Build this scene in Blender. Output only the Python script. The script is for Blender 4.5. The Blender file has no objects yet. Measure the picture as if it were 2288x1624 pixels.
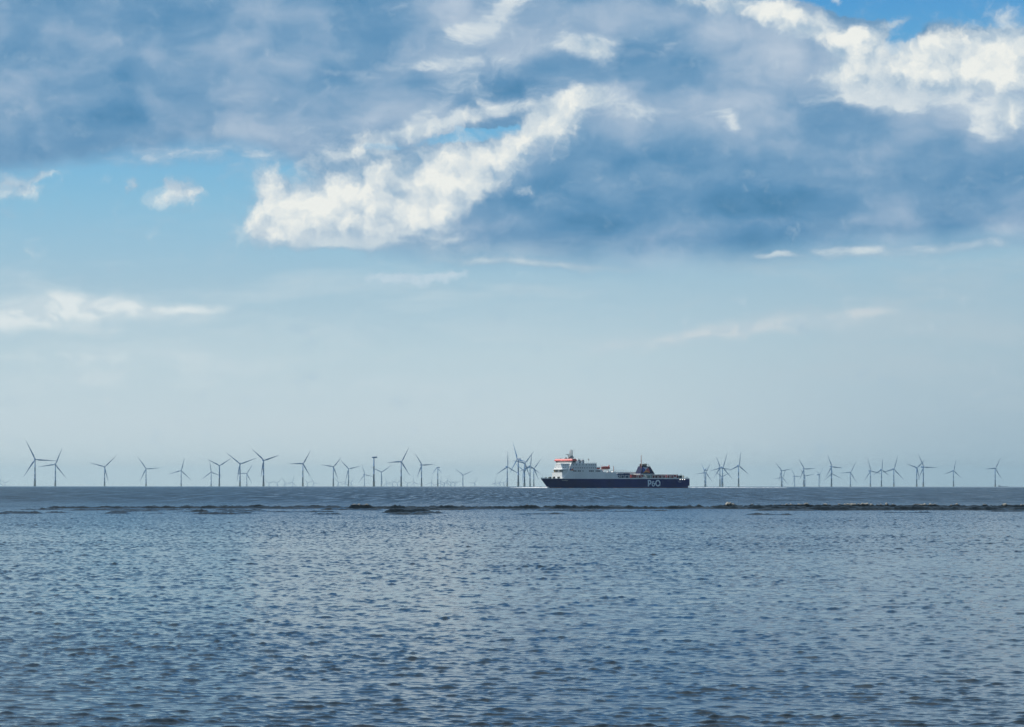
import bpy, bmesh, math, random
import numpy as np
from mathutils import Vector, Matrix
random.seed(4)
R_ = math.radians
SC = bpy.context.scene
COL = SC.collection
EARTH = 7.43e6            # earth radius with refraction, so far things sink behind the horizon
CAM_H = 3.5

# ------------------------------------------------------------------ camera
cam = bpy.data.objects.new('camera', bpy.data.cameras.new('camera'))
COL.objects.link(cam); SC.camera = cam
cam.data.sensor_width = 36.0; cam.data.sensor_fit = 'HORIZONTAL'
cam.data.lens = 36.0 * 13350 / 4096
cam.data.clip_start = 0.5; cam.data.clip_end = 200000
cam.location = (0, 0, CAM_H)
cam.rotation_mode = 'QUATERNION'
pitch = Matrix.Rotation(R_(90 + 2.055), 4, 'X')
roll = Matrix.Rotation(R_(0.031), 4, 'Z')
cam.rotation_quaternion = (pitch @ roll).to_quaternion()

SC.view_settings.view_transform = 'Standard'
SC.view_settings.look = 'None'
SC.view_settings.exposure = 0.0
SC.view_settings.gamma = 1.0
SC.render.engine = 'CYCLES'
SC.cycles.use_denoising = True
SC.cycles.max_bounces = 5
SC.cycles.volume_bounces = 0
SC.cycles.caustics_reflective = False
SC.cycles.caustics_refractive = False

# ------------------------------------------------------------------ sun
SUN_AZ = -74.0            # degrees from straight ahead, to the left: behind the wind farm
SUN_EL = 38.0
sd = Vector((math.sin(R_(SUN_AZ)) * math.cos(R_(SUN_EL)), math.cos(R_(SUN_AZ)) * math.cos(R_(SUN_EL)), math.sin(R_(SUN_EL))))
sl = bpy.data.lights.new('sun', 'SUN'); sl.energy = 4.2; sl.angle = R_(0.5); sl.color = (1.0, 0.95, 0.87)
so = bpy.data.objects.new('sun', sl); COL.objects.link(so)
so.rotation_mode = 'QUATERNION'; so.rotation_quaternion = sd.to_track_quat('Z', 'Y')

# ------------------------------------------------------------------ sky
def srgb(r, g, b):
    f = lambda c: (c / 255 / 12.92) if c / 255 <= 0.04045 else ((c / 255 + 0.055) / 1.055) ** 2.4
    return (f(r), f(g), f(b), 1.0)

W = bpy.data.worlds.new('World'); SC.world = W
W.use_nodes = True
nt = W.node_tree; nt.nodes.clear()
N = nt.nodes.new; LK = nt.links.new

def val(x, sock):
    if isinstance(x, (int, float)): sock.default_value = x
    elif isinstance(x, (tuple, list)): sock.default_value = x
    else: LK(x, sock)
def mth(op, a, b=0.0, c=None, clamp=False):
    n = N('ShaderNodeMath'); n.operation = op; n.use_clamp = clamp
    val(a, n.inputs[0]); val(b, n.inputs[1])
    if c is not None: val(c, n.inputs[2])
    return n.outputs[0]
def vmt(op, a, b=None, out=0):
    n = N('ShaderNodeVectorMath'); n.operation = op
    val(a, n.inputs[0])
    if b is not None: val(b, n.inputs[1])
    return n.outputs[out]
def mr(x, a, b, c, d, kind='SMOOTHSTEP'):
    n = N('ShaderNodeMapRange'); n.interpolation_type = kind; n.clamp = True
    val(x, n.inputs['Value'])
    for k, v in zip(('From Min', 'From Max', 'To Min', 'To Max'), (a, b, c, d)): val(v, n.inputs[k])
    return n.outputs['Result']
def mixc(f, a, b):
    n = N('ShaderNodeMix'); n.data_type = 'RGBA'; n.clamp_factor = True
    val(f, n.inputs[0]); val(a, n.inputs[6]); val(b, n.inputs[7])
    return n.outputs[2]
def noise(vec, scale, detail=6, rough=0.55, dist=0.0, color=False):
    n = N('ShaderNodeTexNoise'); n.noise_dimensions = '3D'
    LK(vec, n.inputs['Vector'])
    n.inputs['Scale'].default_value = scale; n.inputs['Detail'].default_value = detail
    n.inputs['Roughness'].default_value = rough; n.inputs['Distortion'].default_value = dist
    return n.outputs['Color' if color else 'Fac']
def ramp(f, stops):
    n = N('ShaderNodeValToRGB'); LK(f, n.inputs[0]); e = n.color_ramp.elements
    while len(e) < len(stops): e.new(0.5)
    for k, (p, c) in enumerate(stops): e[k].position = p; e[k].color = c
    return n.outputs[0]
def curve(x, pts):                      # pts in 0..1
    n = N('ShaderNodeFloatCurve'); val(x, n.inputs['Value'])
    c = n.mapping.curves[0]
    while len(c.points) < len(pts): c.points.new(0.5, 0.5)
    for k, (a, b) in enumerate(pts):
        c.points[k].location = (a, b); c.points[k].handle_type = 'AUTO'
    n.mapping.update()
    return n.outputs[0]

tc = N('ShaderNodeTexCoord').outputs['Generated']
sep = N('ShaderNodeSeparateXYZ'); LK(tc, sep.inputs[0])
az = mth('MULTIPLY', mth('ARCTAN2', sep.outputs[0], sep.outputs[1]), 180 / math.pi)     # azimuth in degrees
el = mth('MULTIPLY', mth('ARCSINE', sep.outputs[2]), 180 / math.pi)                     # elevation in degrees
cmb = N('ShaderNodeCombineXYZ'); LK(az, cmb.inputs[0]); LK(el, cmb.inputs[1])
P0 = cmb.outputs[0]
DG = 130.15
def DX(x): return (x - 1144) / DG
def DY(y): return (1079.8 - y) / DG
# ragged edges: two scales of warp
wA = vmt('SUBTRACT', noise(P0, 1.1, 4, 0.55, color=True), (0.5, 0.5, 0.5))
wB = vmt('SUBTRACT', noise(P0, 4.5, 5, 0.6, color=True), (0.5, 0.5, 0.5))
P1 = vmt('ADD', P0, vmt('MULTIPLY', wA, (0.65, 0.38, 0)))
P1 = vmt('ADD', P1, vmt('MULTIPLY', wB, (0.34, 0.26, 0)))
PS = vmt('ADD', P0, vmt('MULTIPLY', wA, (0.8, 0.35, 0)))       # softer warp for soft cloud
s1 = N('ShaderNodeSeparateXYZ'); LK(P1, s1.inputs[0])
sS = N('ShaderNodeSeparateXYZ'); LK(PS, sS.inputs[0])

CHAIN = [None]
def blobs(vec, lst):
    acc = None
    for b in lst:
        cx, cy, rx, ry, ang, w = b
        m = N('ShaderNodeMapping'); m.vector_type = 'TEXTURE'
        src = vec
        if CHAIN[0] is not None:            # a vanishing term that makes Cycles evaluate the blobs one after another (its stack is small)
            c = N('ShaderNodeVectorMath'); c.operation = 'MULTIPLY_ADD'
            LK(CHAIN[0], c.inputs[0]); c.inputs[1].default_value = (1e-7, 1e-7, 1e-7); LK(vec, c.inputs[2]); src = c.outputs[0]
        LK(src, m.inputs['Vector'])
        m.inputs['Location'].default_value = (DX(cx), DY(cy), 0)
        m.inputs['Rotation'].default_value = (0, 0, R_(ang))
        m.inputs['Scale'].default_value = (rx / DG, ry / DG, 1)
        d = vmt('LENGTH', m.outputs[0], out=1)
        g = mr(d, 0.0, 1.9, w, 0.0)
        acc = g if acc is None else mth('ADD', acc, g)
        CHAIN[0] = acc
    return acc

inview = mth('MULTIPLY', mr(mth('ABSOLUTE', az), 10.5, 16, 1, 0), mr(el, 9.5, 13, 1, 0))
outview = mth('SUBTRACT', 1.0, inview)

# clear sky: blue aloft, pale and milky towards the horizon; the physical sky takes over higher up
sky = N('ShaderNodeTexSky'); sky.sky_type = 'NISHITA'; sky.sun_disc = False
sky.sun_elevation = R_(SUN_EL); sky.sun_rotation = R_(SUN_AZ)
sky.air_density = 1.0; sky.dust_density = 0.6; sky.ozone_density = 2.0
nish = N('ShaderNodeMix'); nish.data_type = 'RGBA'; nish.blend_type = 'MULTIPLY'
nish.inputs[0].default_value = 1.0; LK(sky.outputs[0], nish.inputs[6]); nish.inputs[7].default_value = (0.085, 0.085, 0.085, 1)
nish = nish.outputs[2]
elN = mr(el, 0, 10, 0, 1, 'LINEAR')
clear = ramp(elN, [(0.0, srgb(206, 220, 223)), (0.10, srgb(201, 216, 222)), (0.22, srgb(188, 210, 219)), (0.34, srgb(165, 197, 214)),
                   (0.48, srgb(138, 189, 217)), (0.60, srgb(112, 178, 218)), (0.72, srgb(92, 168, 216)), (0.84, srgb(66, 150, 212)), (1.0, srgb(46, 134, 206))])
# greyer towards the right
rightgrey = mth('MULTIPLY', mr(az, 0, 9.5, 0, 1), mr(el, 0, 5, 1, 0.2))
clear = mixc(mth('MULTIPLY', rightgrey, 0.75), clear, srgb(150, 178, 195))
clear = mixc(mr(el, 10, 30, 0, 1), clear, nish)

# grey-blue stratocumulus sheet: lower edge as a curve over azimuth, upper edge on the right
xn = mr(sS.outputs[0], -9, 9, 0, 1, 'LINEAR')
def xu(x): return (DX(x) + 9) / 18
def yu(y): return DY(y) / 10
low = curve(xn, [(0.0, yu(390))] + [(xu(x), yu(y)) for x, y in
      ((130, 378), (300, 352), (480, 338), (600, 350), (700, 420), (800, 548), (1000, 578), (1200, 590), (1450, 592), (1700, 588), (1900, 568), (2100, 553))] + [(1.0, yu(548))])
low = mth('MULTIPLY', low, 10)
soft = curve(xn, [(0, 0.14), (xu(500), 0.18), (xu(900), 0.26), (xu(1500), 0.32), (1, 0.26)])
dl = mth('SUBTRACT', sS.outputs[1], low)
maskLow = mr(mth('DIVIDE', dl, soft), -1.0, 1.6, 0, 1)
hole = blobs(P1, [(1900, 8, 95, 30, -5, 1.0), (2120, -5, 180, 62, -6, 1.2), (2010, 95, 40, 40, 55, 0.9), (1065, 303, 120, 15, 7, 1.0),
                  (850, 332, 45, 10, 5, 0.75), (565, 372, 60, 20, 0, 0.5), (2290, 10, 90, 50, 0, 0.8), (1760, -10, 50, 25, 0, 0.6)])
holeM = mr(hole, 0.32, 0.62, 0, 1)
dmask = mth('MULTIPLY', maskLow, mth('SUBTRACT', 1.0, mth('MULTIPLY', holeM, inview)))
# outside the frame: broken cloud everywhere above a few degrees
gen = noise(tc, 5.5, 6, 0.55)
genM = mth('MULTIPLY', mr(gen, 0.30, 0.50, 0, 1), mr(el, 2.5, 6, 0, 1))
dmask = mth('ADD', mth('MULTIPLY', dmask, inview), mth('MULTIPLY', genM, outview))

PV = vmt('MULTIPLY', PS, (0.55, 1.1, 1))
n1 = noise(vmt('MULTIPLY', PS, (0.65, 1.0, 1)), 0.85, 4, 0.45, 0.2)
n2 = noise(vmt('MULTIPLY', PS, (0.7, 1.2, 1)), 2.0, 5, 0.5, 0.2)
dv = mth('ADD', mth('MULTIPLY', n1, 0.75), mth('MULTIPLY', n2, 0.25))
dark_sp = blobs(PS, [(1750, 420, 480, 90, 4, 0.16), (250, 300, 330, 60, 8, 0.10), (1250, 165, 200, 30, 8, 0.13), (150, 60, 300, 90, 0, 0.06), (880, 80, 200, 60, 0, 0.06), (1500, 500, 500, 50, 0, 0.05),
                     (900, 185, 260, 45, -6, 0.08)])
lite_sp = blobs(PS, [(2210, 255, 120, 50, 0, 0.2), (1130, 130, 120, 60, 30, 0.12), (1420, 60, 160, 40, 0, 0.12), (1700, 130, 260, 90, -20, 0.14), (620, 250, 160, 70, 0, 0.12), (60, 210, 220, 60, 0, 0.08), (1500, 260, 220, 60, -5, 0.14), (2160, 330, 180, 60, 0, 0.14),
                     (1750, 505, 260, 22, 3, 0.16), (1000, 100, 160, 120, 40, 0.12), (300, 230, 250, 30, 0, 0.05), (740, 290, 260, 40, 4, 0.12), (2000, 530, 330, 14, 2, 0.08)])
dv = mth('ADD', mth('MULTIPLY', mth('SUBTRACT', dv, 0.5), 1.15), 0.5)
dv = mth('ADD', mth('SUBTRACT', dv, dark_sp), lite_sp)
dcol = ramp(dv, [(0.22, srgb(70, 127, 168)), (0.35, srgb(90, 141, 181)), (0.48, srgb(114, 155, 190)), (0.60, srgb(146, 174, 201)), (0.78, srgb(190, 204, 219))])
dcol = mixc(outview, dcol, ramp(gen, [(0.38, srgb(92, 132, 168)), (0.52, srgb(128, 158, 184)), (0.70, srgb(196, 208, 216))]))
col = mixc(mth('MULTIPLY', dmask, mth('ADD', 0.97, mth('MULTIPLY', outview, -0.12))), clear, dcol)

# sunlit cloud
hard = blobs(P1, [
    (690, 455, 105, 62, 0, 0.95), (630, 505, 85, 28, 12, 0.8), (600, 415, 26, 48, 10, 0.8), (860, 425, 160, 66, 6, 1.0), (1010, 385, 110, 62, 22, 0.95), (790, 500, 190, 40, 0, 0.65), (620, 525, 80, 14, 10, 0.4),
    (1170, 322, 105, 34, 30, 0.9), (1245, 255, 66, 36, 38, 0.9), (1310, 215, 50, 26, 10, 0.65), (1360, 250, 30, 20, 0, 0.3), (980, 470, 80, 35, 25, 0.6), (1245, 325, 20, 40, -10, 0.5), (1110, 360, 60, 40, 20, 0.6),
    (780, 350, 90, 16, 8, 0.62), (900, 305, 100, 16, 6, 0.62), (1020, 272, 120, 16, 12, 0.6),
    (385, 442, 46, 26, 0, 0.85), (372, 418, 12, 20, 0, 0.5), (291, 422, 11, 14, 0, 0.75), (425, 440, 25, 9, 20, 0.35), (560, 345, 22, 10, 0, 0.4),
    (30, 415, 62, 26, 0, 0.9), (108, 390, 38, 10, 8, 0.6),
    (2110, 135, 105, 56, 6, 1.0), (2240, 118, 100, 58, 6, 1.0), (2060, 140, 50, 36, 20, 0.8), (2140, 190, 160, 34, 0, 0.65), (2270, 180, 60, 60, 0, 0.6),
    (1900, 160, 70, 40, 20, 0.8), (1850, 80, 110, 30, -18, 0.8), (1920, 130, 36, 40, 0, 0.4), (1930, 90, 52, 24, 20, 0.8), (1990, 55, 38, 10, 15, 0.6), (1625, 22, 130, 20, -10, 0.8), (1730, 35, 80, 26, -20, 0.6),
    (2255, 268, 45, 28, 0, 0.7), (1165, 430, 22, 9, 10, 0.6), (1872, -4, 14, 16, 0, 0.6),
    (1310, 98, 42, 22, 0, 0.8), (1335, 120, 30, 20, 0, 0.5)])
gentle = blobs(PS, [(1070, 120, 110, 70, 40, 0.28), (1180, 60, 90, 50, 0, 0.2), (2200, 260, 120, 40, 0, 0.35), (1960, 230, 90, 30, 0, 0.25), (1000, 270, 150, 22, 12, 0.5), 
    (380, 352, 130, 22, 2, 0.75), (700, 325, 180, 34, 6, 0.5), (1095, 40, 80, 26, 24, 0.8), (1130, 5, 60, 20, 20, 0.5), (930, 150, 190, 14, 7, 0.5), (720, 162, 60, 12, 0, 0.35),
    (1310, 100, 85, 38, 0, 0.75), (1470, 118, 50, 18, 15, 0.5), (1440, 248, 70, 28, -18, 0.75), (1570, 255, 80, 13, -4, 0.55), (1625, 285, 18, 24, 0, 0.8), (1320, 240, 60, 40, 0, 0.4),
    (1610, 105, 22, 22, 0, 0.35), (1930, 190, 150, 60, -8, 0.7), (2090, 225, 190, 34, 0, 0.6), (2170, 300, 60, 22, 0, 0.4), (2240, 285, 80, 35, 0, 0.5), (1780, 60, 180, 40, -14, 0.5), (1480, 25, 60, 14, 0, 0.4),
    (530, 250, 34, 60, 12, 0.45), (560, 215, 60, 20, 0, 0.3), (640, 290, 70, 20, 0, 0.35), (1000, 190, 90, 28, 40, 0.3), (760, 545, 120, 14, 0, 0.6), (900, 520, 200, 22, 3, 0.55), (860, 20, 50, 12, 0, 0.4),
    (2110, 556, 260, 15, 3, 0.62), (1900, 564, 60, 13, 0, 0.35), (1180, 590, 190, 9, -2, 0.75), (1720, 574, 60, 7, 0, 0.5), (1050, 550, 200, 22, 0, 0.3), (660, 545, 90, 14, 4, 0.5), (1240, 230, 130, 60, 20, 0.4), (1060, 200, 160, 60, 30, 0.3), (960, 90, 120, 50, 20, 0.25), (1730, 572, 30, 6, 0, 0.4),
    (1700, 500, 170, 10, 4, 0.18)])
thin = blobs(P1, [
    (930, 617, 120, 15, 3, 0.62), (850, 628, 45, 11, 0, 0.3), (1000, 612, 60, 9, 10, 0.3), (60, 622, 60, 9, 0, 0.4), (160, 622, 20, 6, 0, 0.3), (510, 507, 20, 6, 0, 0.3)])
low_c = blobs(PS, [
    (120, 690, 150, 30, 4, 0.75), (260, 694, 130, 22, -4, 0.6), (430, 692, 80, 10, 4, 0.6), (40, 722, 90, 26, 15, 0.6), (330, 700, 120, 14, -3, 0.4), (220, 735, 180, 18, 0, 0.3),
    (160, 800, 240, 14, 2, 0.35), (450, 815, 220, 18, 0, 0.22), (150, 850, 300, 26, 0, 0.3),
    (1515, 758, 90, 18, 14, 0.65), (1640, 737, 80, 20, 4, 0.6), (1800, 722, 140, 20, 7, 0.6), (1930, 704, 60, 9, 6, 0.45), (1360, 772, 45, 11, 14, 0.55), (1270, 785, 50, 6, 0, 0.2), (1350, 690, 60, 8, 3, 0.2), (1170, 735, 60, 6, 0, 0.15),
    (700, 870, 300, 20, 0, 0.15)])
def voro(vec, scale):
    n = N('ShaderNodeTexVoronoi'); n.voronoi_dimensions = '2D'; n.feature = 'SMOOTH_F1'; n.normalize = True
    LK(vec, n.inputs['Vector']); n.inputs['Scale'].default_value = scale; n.inputs['Smoothness'].default_value = 0.6
    n.inputs['Detail'].default_value = 2.0; n.inputs['Roughness'].default_value = 0.55
    return n.outputs['Distance']
fb = noise(P1, 2.4, 6, 0.62, 0.2)
bil = mth('SUBTRACT', 0.45, voro(P1, 2.6))                  # rounded billows
fbs = noise(PV, 2.2, 6, 0.6, 0.3)
fbt = noise(vmt('MULTIPLY', P1, (1, 1.6, 1)), 3.5, 7, 0.7, 0.3)
cd = mth('SUBTRACT', fb, 0.5)
hardF = mth('ADD', mth('ADD', hard, mth('MULTIPLY', cd, 1.5)), mth('MULTIPLY', bil, 0.35))
hardM = mr(hardF, 0.08, 1.12, 0, 1)
gsum = mth('ADD', gentle, mth('MULTIPLY', hard, 0.35))
gentM = mr(mth('ADD', gsum, mth('MULTIPLY', mth('SUBTRACT', fbs, 0.5), 1.5)), 0.02, 1.05, 0, 1)
thinM = mr(mth('ADD', mth('ADD', thin, mth('MULTIPLY', hard, 0.3)), mth('MULTIPLY', mth('SUBTRACT', fbt, 0.5), 1.4)), 0.22, 0.85, 0, 1)
lowM = mr(mth('ADD', low_c, mth('MULTIPLY', mth('SUBTRACT', fbs, 0.5), 0.8)), 0.0, 1.05, 0, 1)
# relief inside the sunlit cloud: how the density changes a little way up and to the left, towards the sun
lowp = noise(P1, 1.1, 4, 0.5)
off = vmt('ADD', P1, (-0.13, 0.20, 0))
relief = mth('SUBTRACT', lowp, noise(off, 1.1, 4, 0.5))
tone = mth('ADD', mth('MULTIPLY', relief, 2.6), mth('ADD', mth('MULTIPLY', mr(hardF, 0.2, 1.5, 0, 1, 'LINEAR'), 0.42), mth('ADD', mth('MULTIPLY', bil, 0.45), 0.25)))
wcol = ramp(tone, [(0.12, srgb(150, 180, 205)), (0.38, srgb(184, 202, 216)), (0.60, srgb(212, 222, 227)), (0.90, srgb(240, 242, 237))])
gcol = ramp(mth('MULTIPLY', mth('ADD', gentM, mth('MULTIPLY', mth('SUBTRACT', fbs, 0.5), 0.9)), 0.87), [(0.1, srgb(132, 163, 194)), (0.57, srgb(176, 196, 214)), (1.0, srgb(224, 231, 233))])
warm = mr(el, 3.2, 4.6, 1, 0)
gcol = mixc(warm, gcol, srgb(178, 200, 212))
lcol = mixc(mr(az, -3, 4, 0, 1), srgb(226, 234, 235), srgb(206, 215, 220))
lcol = mixc(mth('MULTIPLY', mr(mth('ADD', n2, 0.0), 0.42, 0.58, 0, 1), 0.5), lcol, srgb(168, 196, 212))
def over(c, m, top, k=1.0): return mixc(mth('MULTIPLY', mth('MULTIPLY', m, inview), k), c, top)
veil = mr(noise(vmt('MULTIPLY', PS, (0.16, 0.9, 1)), 1.3, 6, 0.6, 0.3), 0.45, 0.68, 0, 1)
col = over(col, mth('MULTIPLY', veil, mth('MULTIPLY', mr(el, 0.6, 1.6, 0, 1), mr(el, 3.2, 5.0, 1, 0))), mixc(mr(az, -3, 5, 0, 1), srgb(206, 220, 226), srgb(186, 202, 211)), 0.42)
col = over(col, lowM, lcol, 0.95)
col = over(col, gentM, gcol, 0.95)
col = over(col, thinM, srgb(196, 214, 226), 0.8)
col = over(col, hardM, wcol, 0.97)
bg = N('ShaderNodeBackground'); LK(col, bg.inputs[0]); bg.inputs[1].default_value = 1.0
LK(bg.outputs[0], N('ShaderNodeOutputWorld').inputs[0])
W.cycles.sampling_method = 'MANUAL'; W.cycles.sample_map_resolution = 512

# ------------------------------------------------------------------ materials
def mat(name, color, rough=0.6, metal=0.0, var=0.0, vscale=0.3, emit=None, streak=False):
    m = bpy.data.materials.new(name); m.use_nodes = True
    t = m.node_tree; b = t.nodes['Principled BSDF']
    b.inputs['Base Color'].default_value = (*color, 1); b.inputs['Roughness'].default_value = rough
    b.inputs['Metallic'].default_value = metal
    if var:
        co = t.nodes.new('ShaderNodeTexCoord'); mp = t.nodes.new('ShaderNodeMapping')
        mp.inputs['Scale'].default_value = (1, 1, 0.15) if streak else (1, 1, 1)
        n = t.nodes.new('ShaderNodeTexNoise'); n.inputs['Scale'].default_value = vscale; n.inputs['Detail'].default_value = 6
        t.links.new(co.outputs['Object'], mp.inputs[0]); t.links.new(mp.outputs[0], n.inputs['Vector'])
        r = t.nodes.new('ShaderNodeValToRGB')
        r.color_ramp.elements[0].position = 0.3; r.color_ramp.elements[1].position = 0.7
        r.color_ramp.elements[0].color = (*[c * (1 - var) for c in color], 1)
        r.color_ramp.elements[1].color = (*[min(1, c * (1 + var * 0.5)) for c in color], 1)
        t.links.new(n.outputs['Fac'], r.inputs[0]); t.links.new(r.outputs[0], b.inputs['Base Color'])
    if emit:
        b.inputs['Emission Color'].default_value = (*emit[0], 1); b.inputs['Emission Strength'].default_value = emit[1]
    return m
def matt(m, s_):
    m.node_tree.nodes['Principled BSDF'].inputs['Specular IOR Level'].default_value = s_; return m
M = {
 'tower': mat('turbine haze blue', (0.04, 0.18, 0.42), 0.45, var=0.12, vscale=0.15, streak=True),  # turbines are light grey; blue of backlit shade and haze painted into the colour
 'blade': mat('blade haze blue', (0.04, 0.18, 0.42), 0.35, var=0.08, vscale=0.1),  # same blue of shade and haze put into the blade and hub colour
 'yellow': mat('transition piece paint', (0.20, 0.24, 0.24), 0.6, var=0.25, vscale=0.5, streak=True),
 'steel': mat('galvanised steel', (0.30, 0.32, 0.33), 0.5, 0.2, var=0.2),
 'navy': matt(mat('navy hull paint', (0.001, 0.010, 0.13), 0.6, var=0.25, vscale=0.08, streak=True), 0.08),
 'funnel_navy': matt(mat('funnel navy paint', (0.001, 0.006, 0.06), 0.6, var=0.2), 0.08),
 'white': mat('ship white paint', (0.82, 0.83, 0.82), 0.45, var=0.10, vscale=0.12, streak=True),
 'red': mat('red roof paint', (0.62, 0.05, 0.05), 0.5, var=0.15, vscale=0.5),
 'orange': mat('lifeboat orange', (0.60, 0.06, 0.03), 0.45, var=0.15, vscale=1.0),
 'glass': mat('dark window glass', (0.012, 0.018, 0.03), 0.12),
 'deck': mat('green deck paint', (0.05, 0.10, 0.08), 0.8, var=0.3),
 'dark': mat('dark machinery', (0.015, 0.03, 0.035), 0.6, var=0.3, vscale=1.0),
 'antifoul': mat('antifouling red', (0.12, 0.015, 0.02), 0.7, var=0.3, streak=True),
 'letter': mat('pale blue lettering', (0.66, 0.76, 0.84), 0.5, var=0.06),
 'e_white': mat('emblem white', (0.55, 0.60, 0.66), 0.5), 'e_blue': mat('emblem blue', (0.01, 0.05, 0.32), 0.5),
 'e_red': mat('emblem red', (0.50, 0.03, 0.04), 0.5), 'e_gold': mat('emblem orange', (0.65, 0.25, 0.04), 0.5),
 't_red': mat('trailer red', (0.28, 0.02, 0.03), 0.5, var=0.3, vscale=0.4), 't_maroon': mat('trailer maroon', (0.20, 0.02, 0.035), 0.5, var=0.3, vscale=0.4),
 't_blue': mat('trailer blue', (0.012, 0.035, 0.13), 0.5, var=0.3, vscale=0.4), 't_green': mat('trailer grey green', (0.20, 0.28, 0.26), 0.5, var=0.3, vscale=0.4),
 't_white': mat('trailer white', (0.70, 0.72, 0.72), 0.5, var=0.1), 'rubber': mat('tyre rubber', (0.015, 0.015, 0.016), 0.8),
 'lamp': mat('lit deck lamp', (0.9, 0.9, 0.85), 0.5, emit=((1, 0.96, 0.85), 3.0)),
 'mast_red': mat('mast buff red', (0.45, 0.16, 0.10), 0.5), 'ochre': mat('ochre crane paint', (0.55, 0.38, 0.10), 0.6, var=0.2),
}

# ------------------------------------------------------------------ mesh helpers
def finish(bm, name, m, parent=None, smooth=False):
    me = bpy.data.meshes.new(name); bmesh.ops.recalc_face_normals(bm, faces=bm.faces); bm.to_mesh(me); bm.free()
    if smooth:
        for p in me.polygons: p.use_smooth = True
    me.materials.append(M[m] if isinstance(m, str) else m)
    o = bpy.data.objects.new(name, me); COL.objects.link(o)
    if parent: o.parent = parent
    return o
def rings(bm, rs, cap=True):
    vs = [[bm.verts.new(p) for p in r] for r in rs]
    n = len(vs[0])
    for a, b in zip(vs, vs[1:]):
        for i in range(n):
            bm.faces.new((a[i], a[(i + 1) % n], b[(i + 1) % n], b[i]))
    if cap:
        bm.faces.new(vs[0][::-1]); bm.faces.new(vs[-1])
def box(bm, x0, x1, y0, y1, z0, z1):
    rings(bm, [[(x0, y0, z), (x1, y0, z), (x1, y1, z), (x0, y1, z)] for z in (z0, z1)])
def cone(bm, p0, p1, r0, r1, n=12):
    p0, p1 = Vector(p0), Vector(p1); d = (p1 - p0).normalized()
    u = d.orthogonal().normalized(); v = d.cross(u)
    rings(bm, [[p + (u * math.cos(2 * math.pi * k / n) + v * math.sin(2 * math.pi * k / n)) * r for k in range(n)] for p, r in ((p0, r0), (p1, r1))])
def lathe(bm, prof, n=20, c=(0, 0, 0)):
    rings(bm, [[(c[0] + r * math.cos(2 * math.pi * k / n), c[1] + r * math.sin(2 * math.pi * k / n), c[2] + z) for k in range(n)] for z, r in prof])
def one(fn, name, m, parent, smooth=False):
    bm = bmesh.new(); fn(bm); return finish(bm, name, m, parent, smooth)
def thing(name, label, cat, group=None):
    o = bpy.data.objects.new(name, None); COL.objects.link(o)
    o['label'] = label; o['category'] = cat
    if group: o['group'] = group
    return o
def place(o, azd, d, z=0.0):
    o.location = (d * math.sin(R_(azd)), d * math.cos(R_(azd)), -d * d / (2 * EARTH) + z)

# ------------------------------------------------------------------ sea
def tile(Nn, L, peak, rms, seed, wind, spread, pw=3.6, cut=0.12):
    rng = np.random.default_rng(seed)
    k1 = 2 * np.pi * np.fft.fftfreq(Nn, L / Nn)
    kx, ky = np.meshgrid(k1, k1, indexing='ij'); k = np.hypot(kx, ky); k[0, 0] = 1
    kp = 2 * np.pi / peak
    S = k ** (-pw) * np.exp(-1.0 * (kp / k) ** 2) * np.exp(-(k * cut) ** 2)
    dirc = np.abs((kx * wind[0] + ky * wind[1]) / k) ** spread
    S = S * dirc; S[0, 0] = 0
    h = np.fft.ifft2(np.sqrt(S) * (rng.normal(size=k.shape) + 1j * rng.normal(size=k.shape))).real
    return (h * rms / h.std()).astype(np.float32)
def samp(t, L, x, y):
    n = t.shape[0]; u = (x / L) * n; v = (y / L) * n
    i = np.floor(u).astype(np.int64); j = np.floor(v).astype(np.int64); fu = (u - i).astype(np.float32); fv = (v - j).astype(np.float32)
    i %= n; j %= n; i2 = (i + 1) % n; j2 = (j + 1) % n
    return (t[i, j] * (1 - fu) + t[i2, j] * fu) * (1 - fv) + (t[i, j2] * (1 - fu) + t[i2, j2] * fu) * fv
def sstep(x, a, b):
    t = np.clip((x - a) / (b - a), 0, 1); return t * t * (3 - 2 * t)

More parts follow.
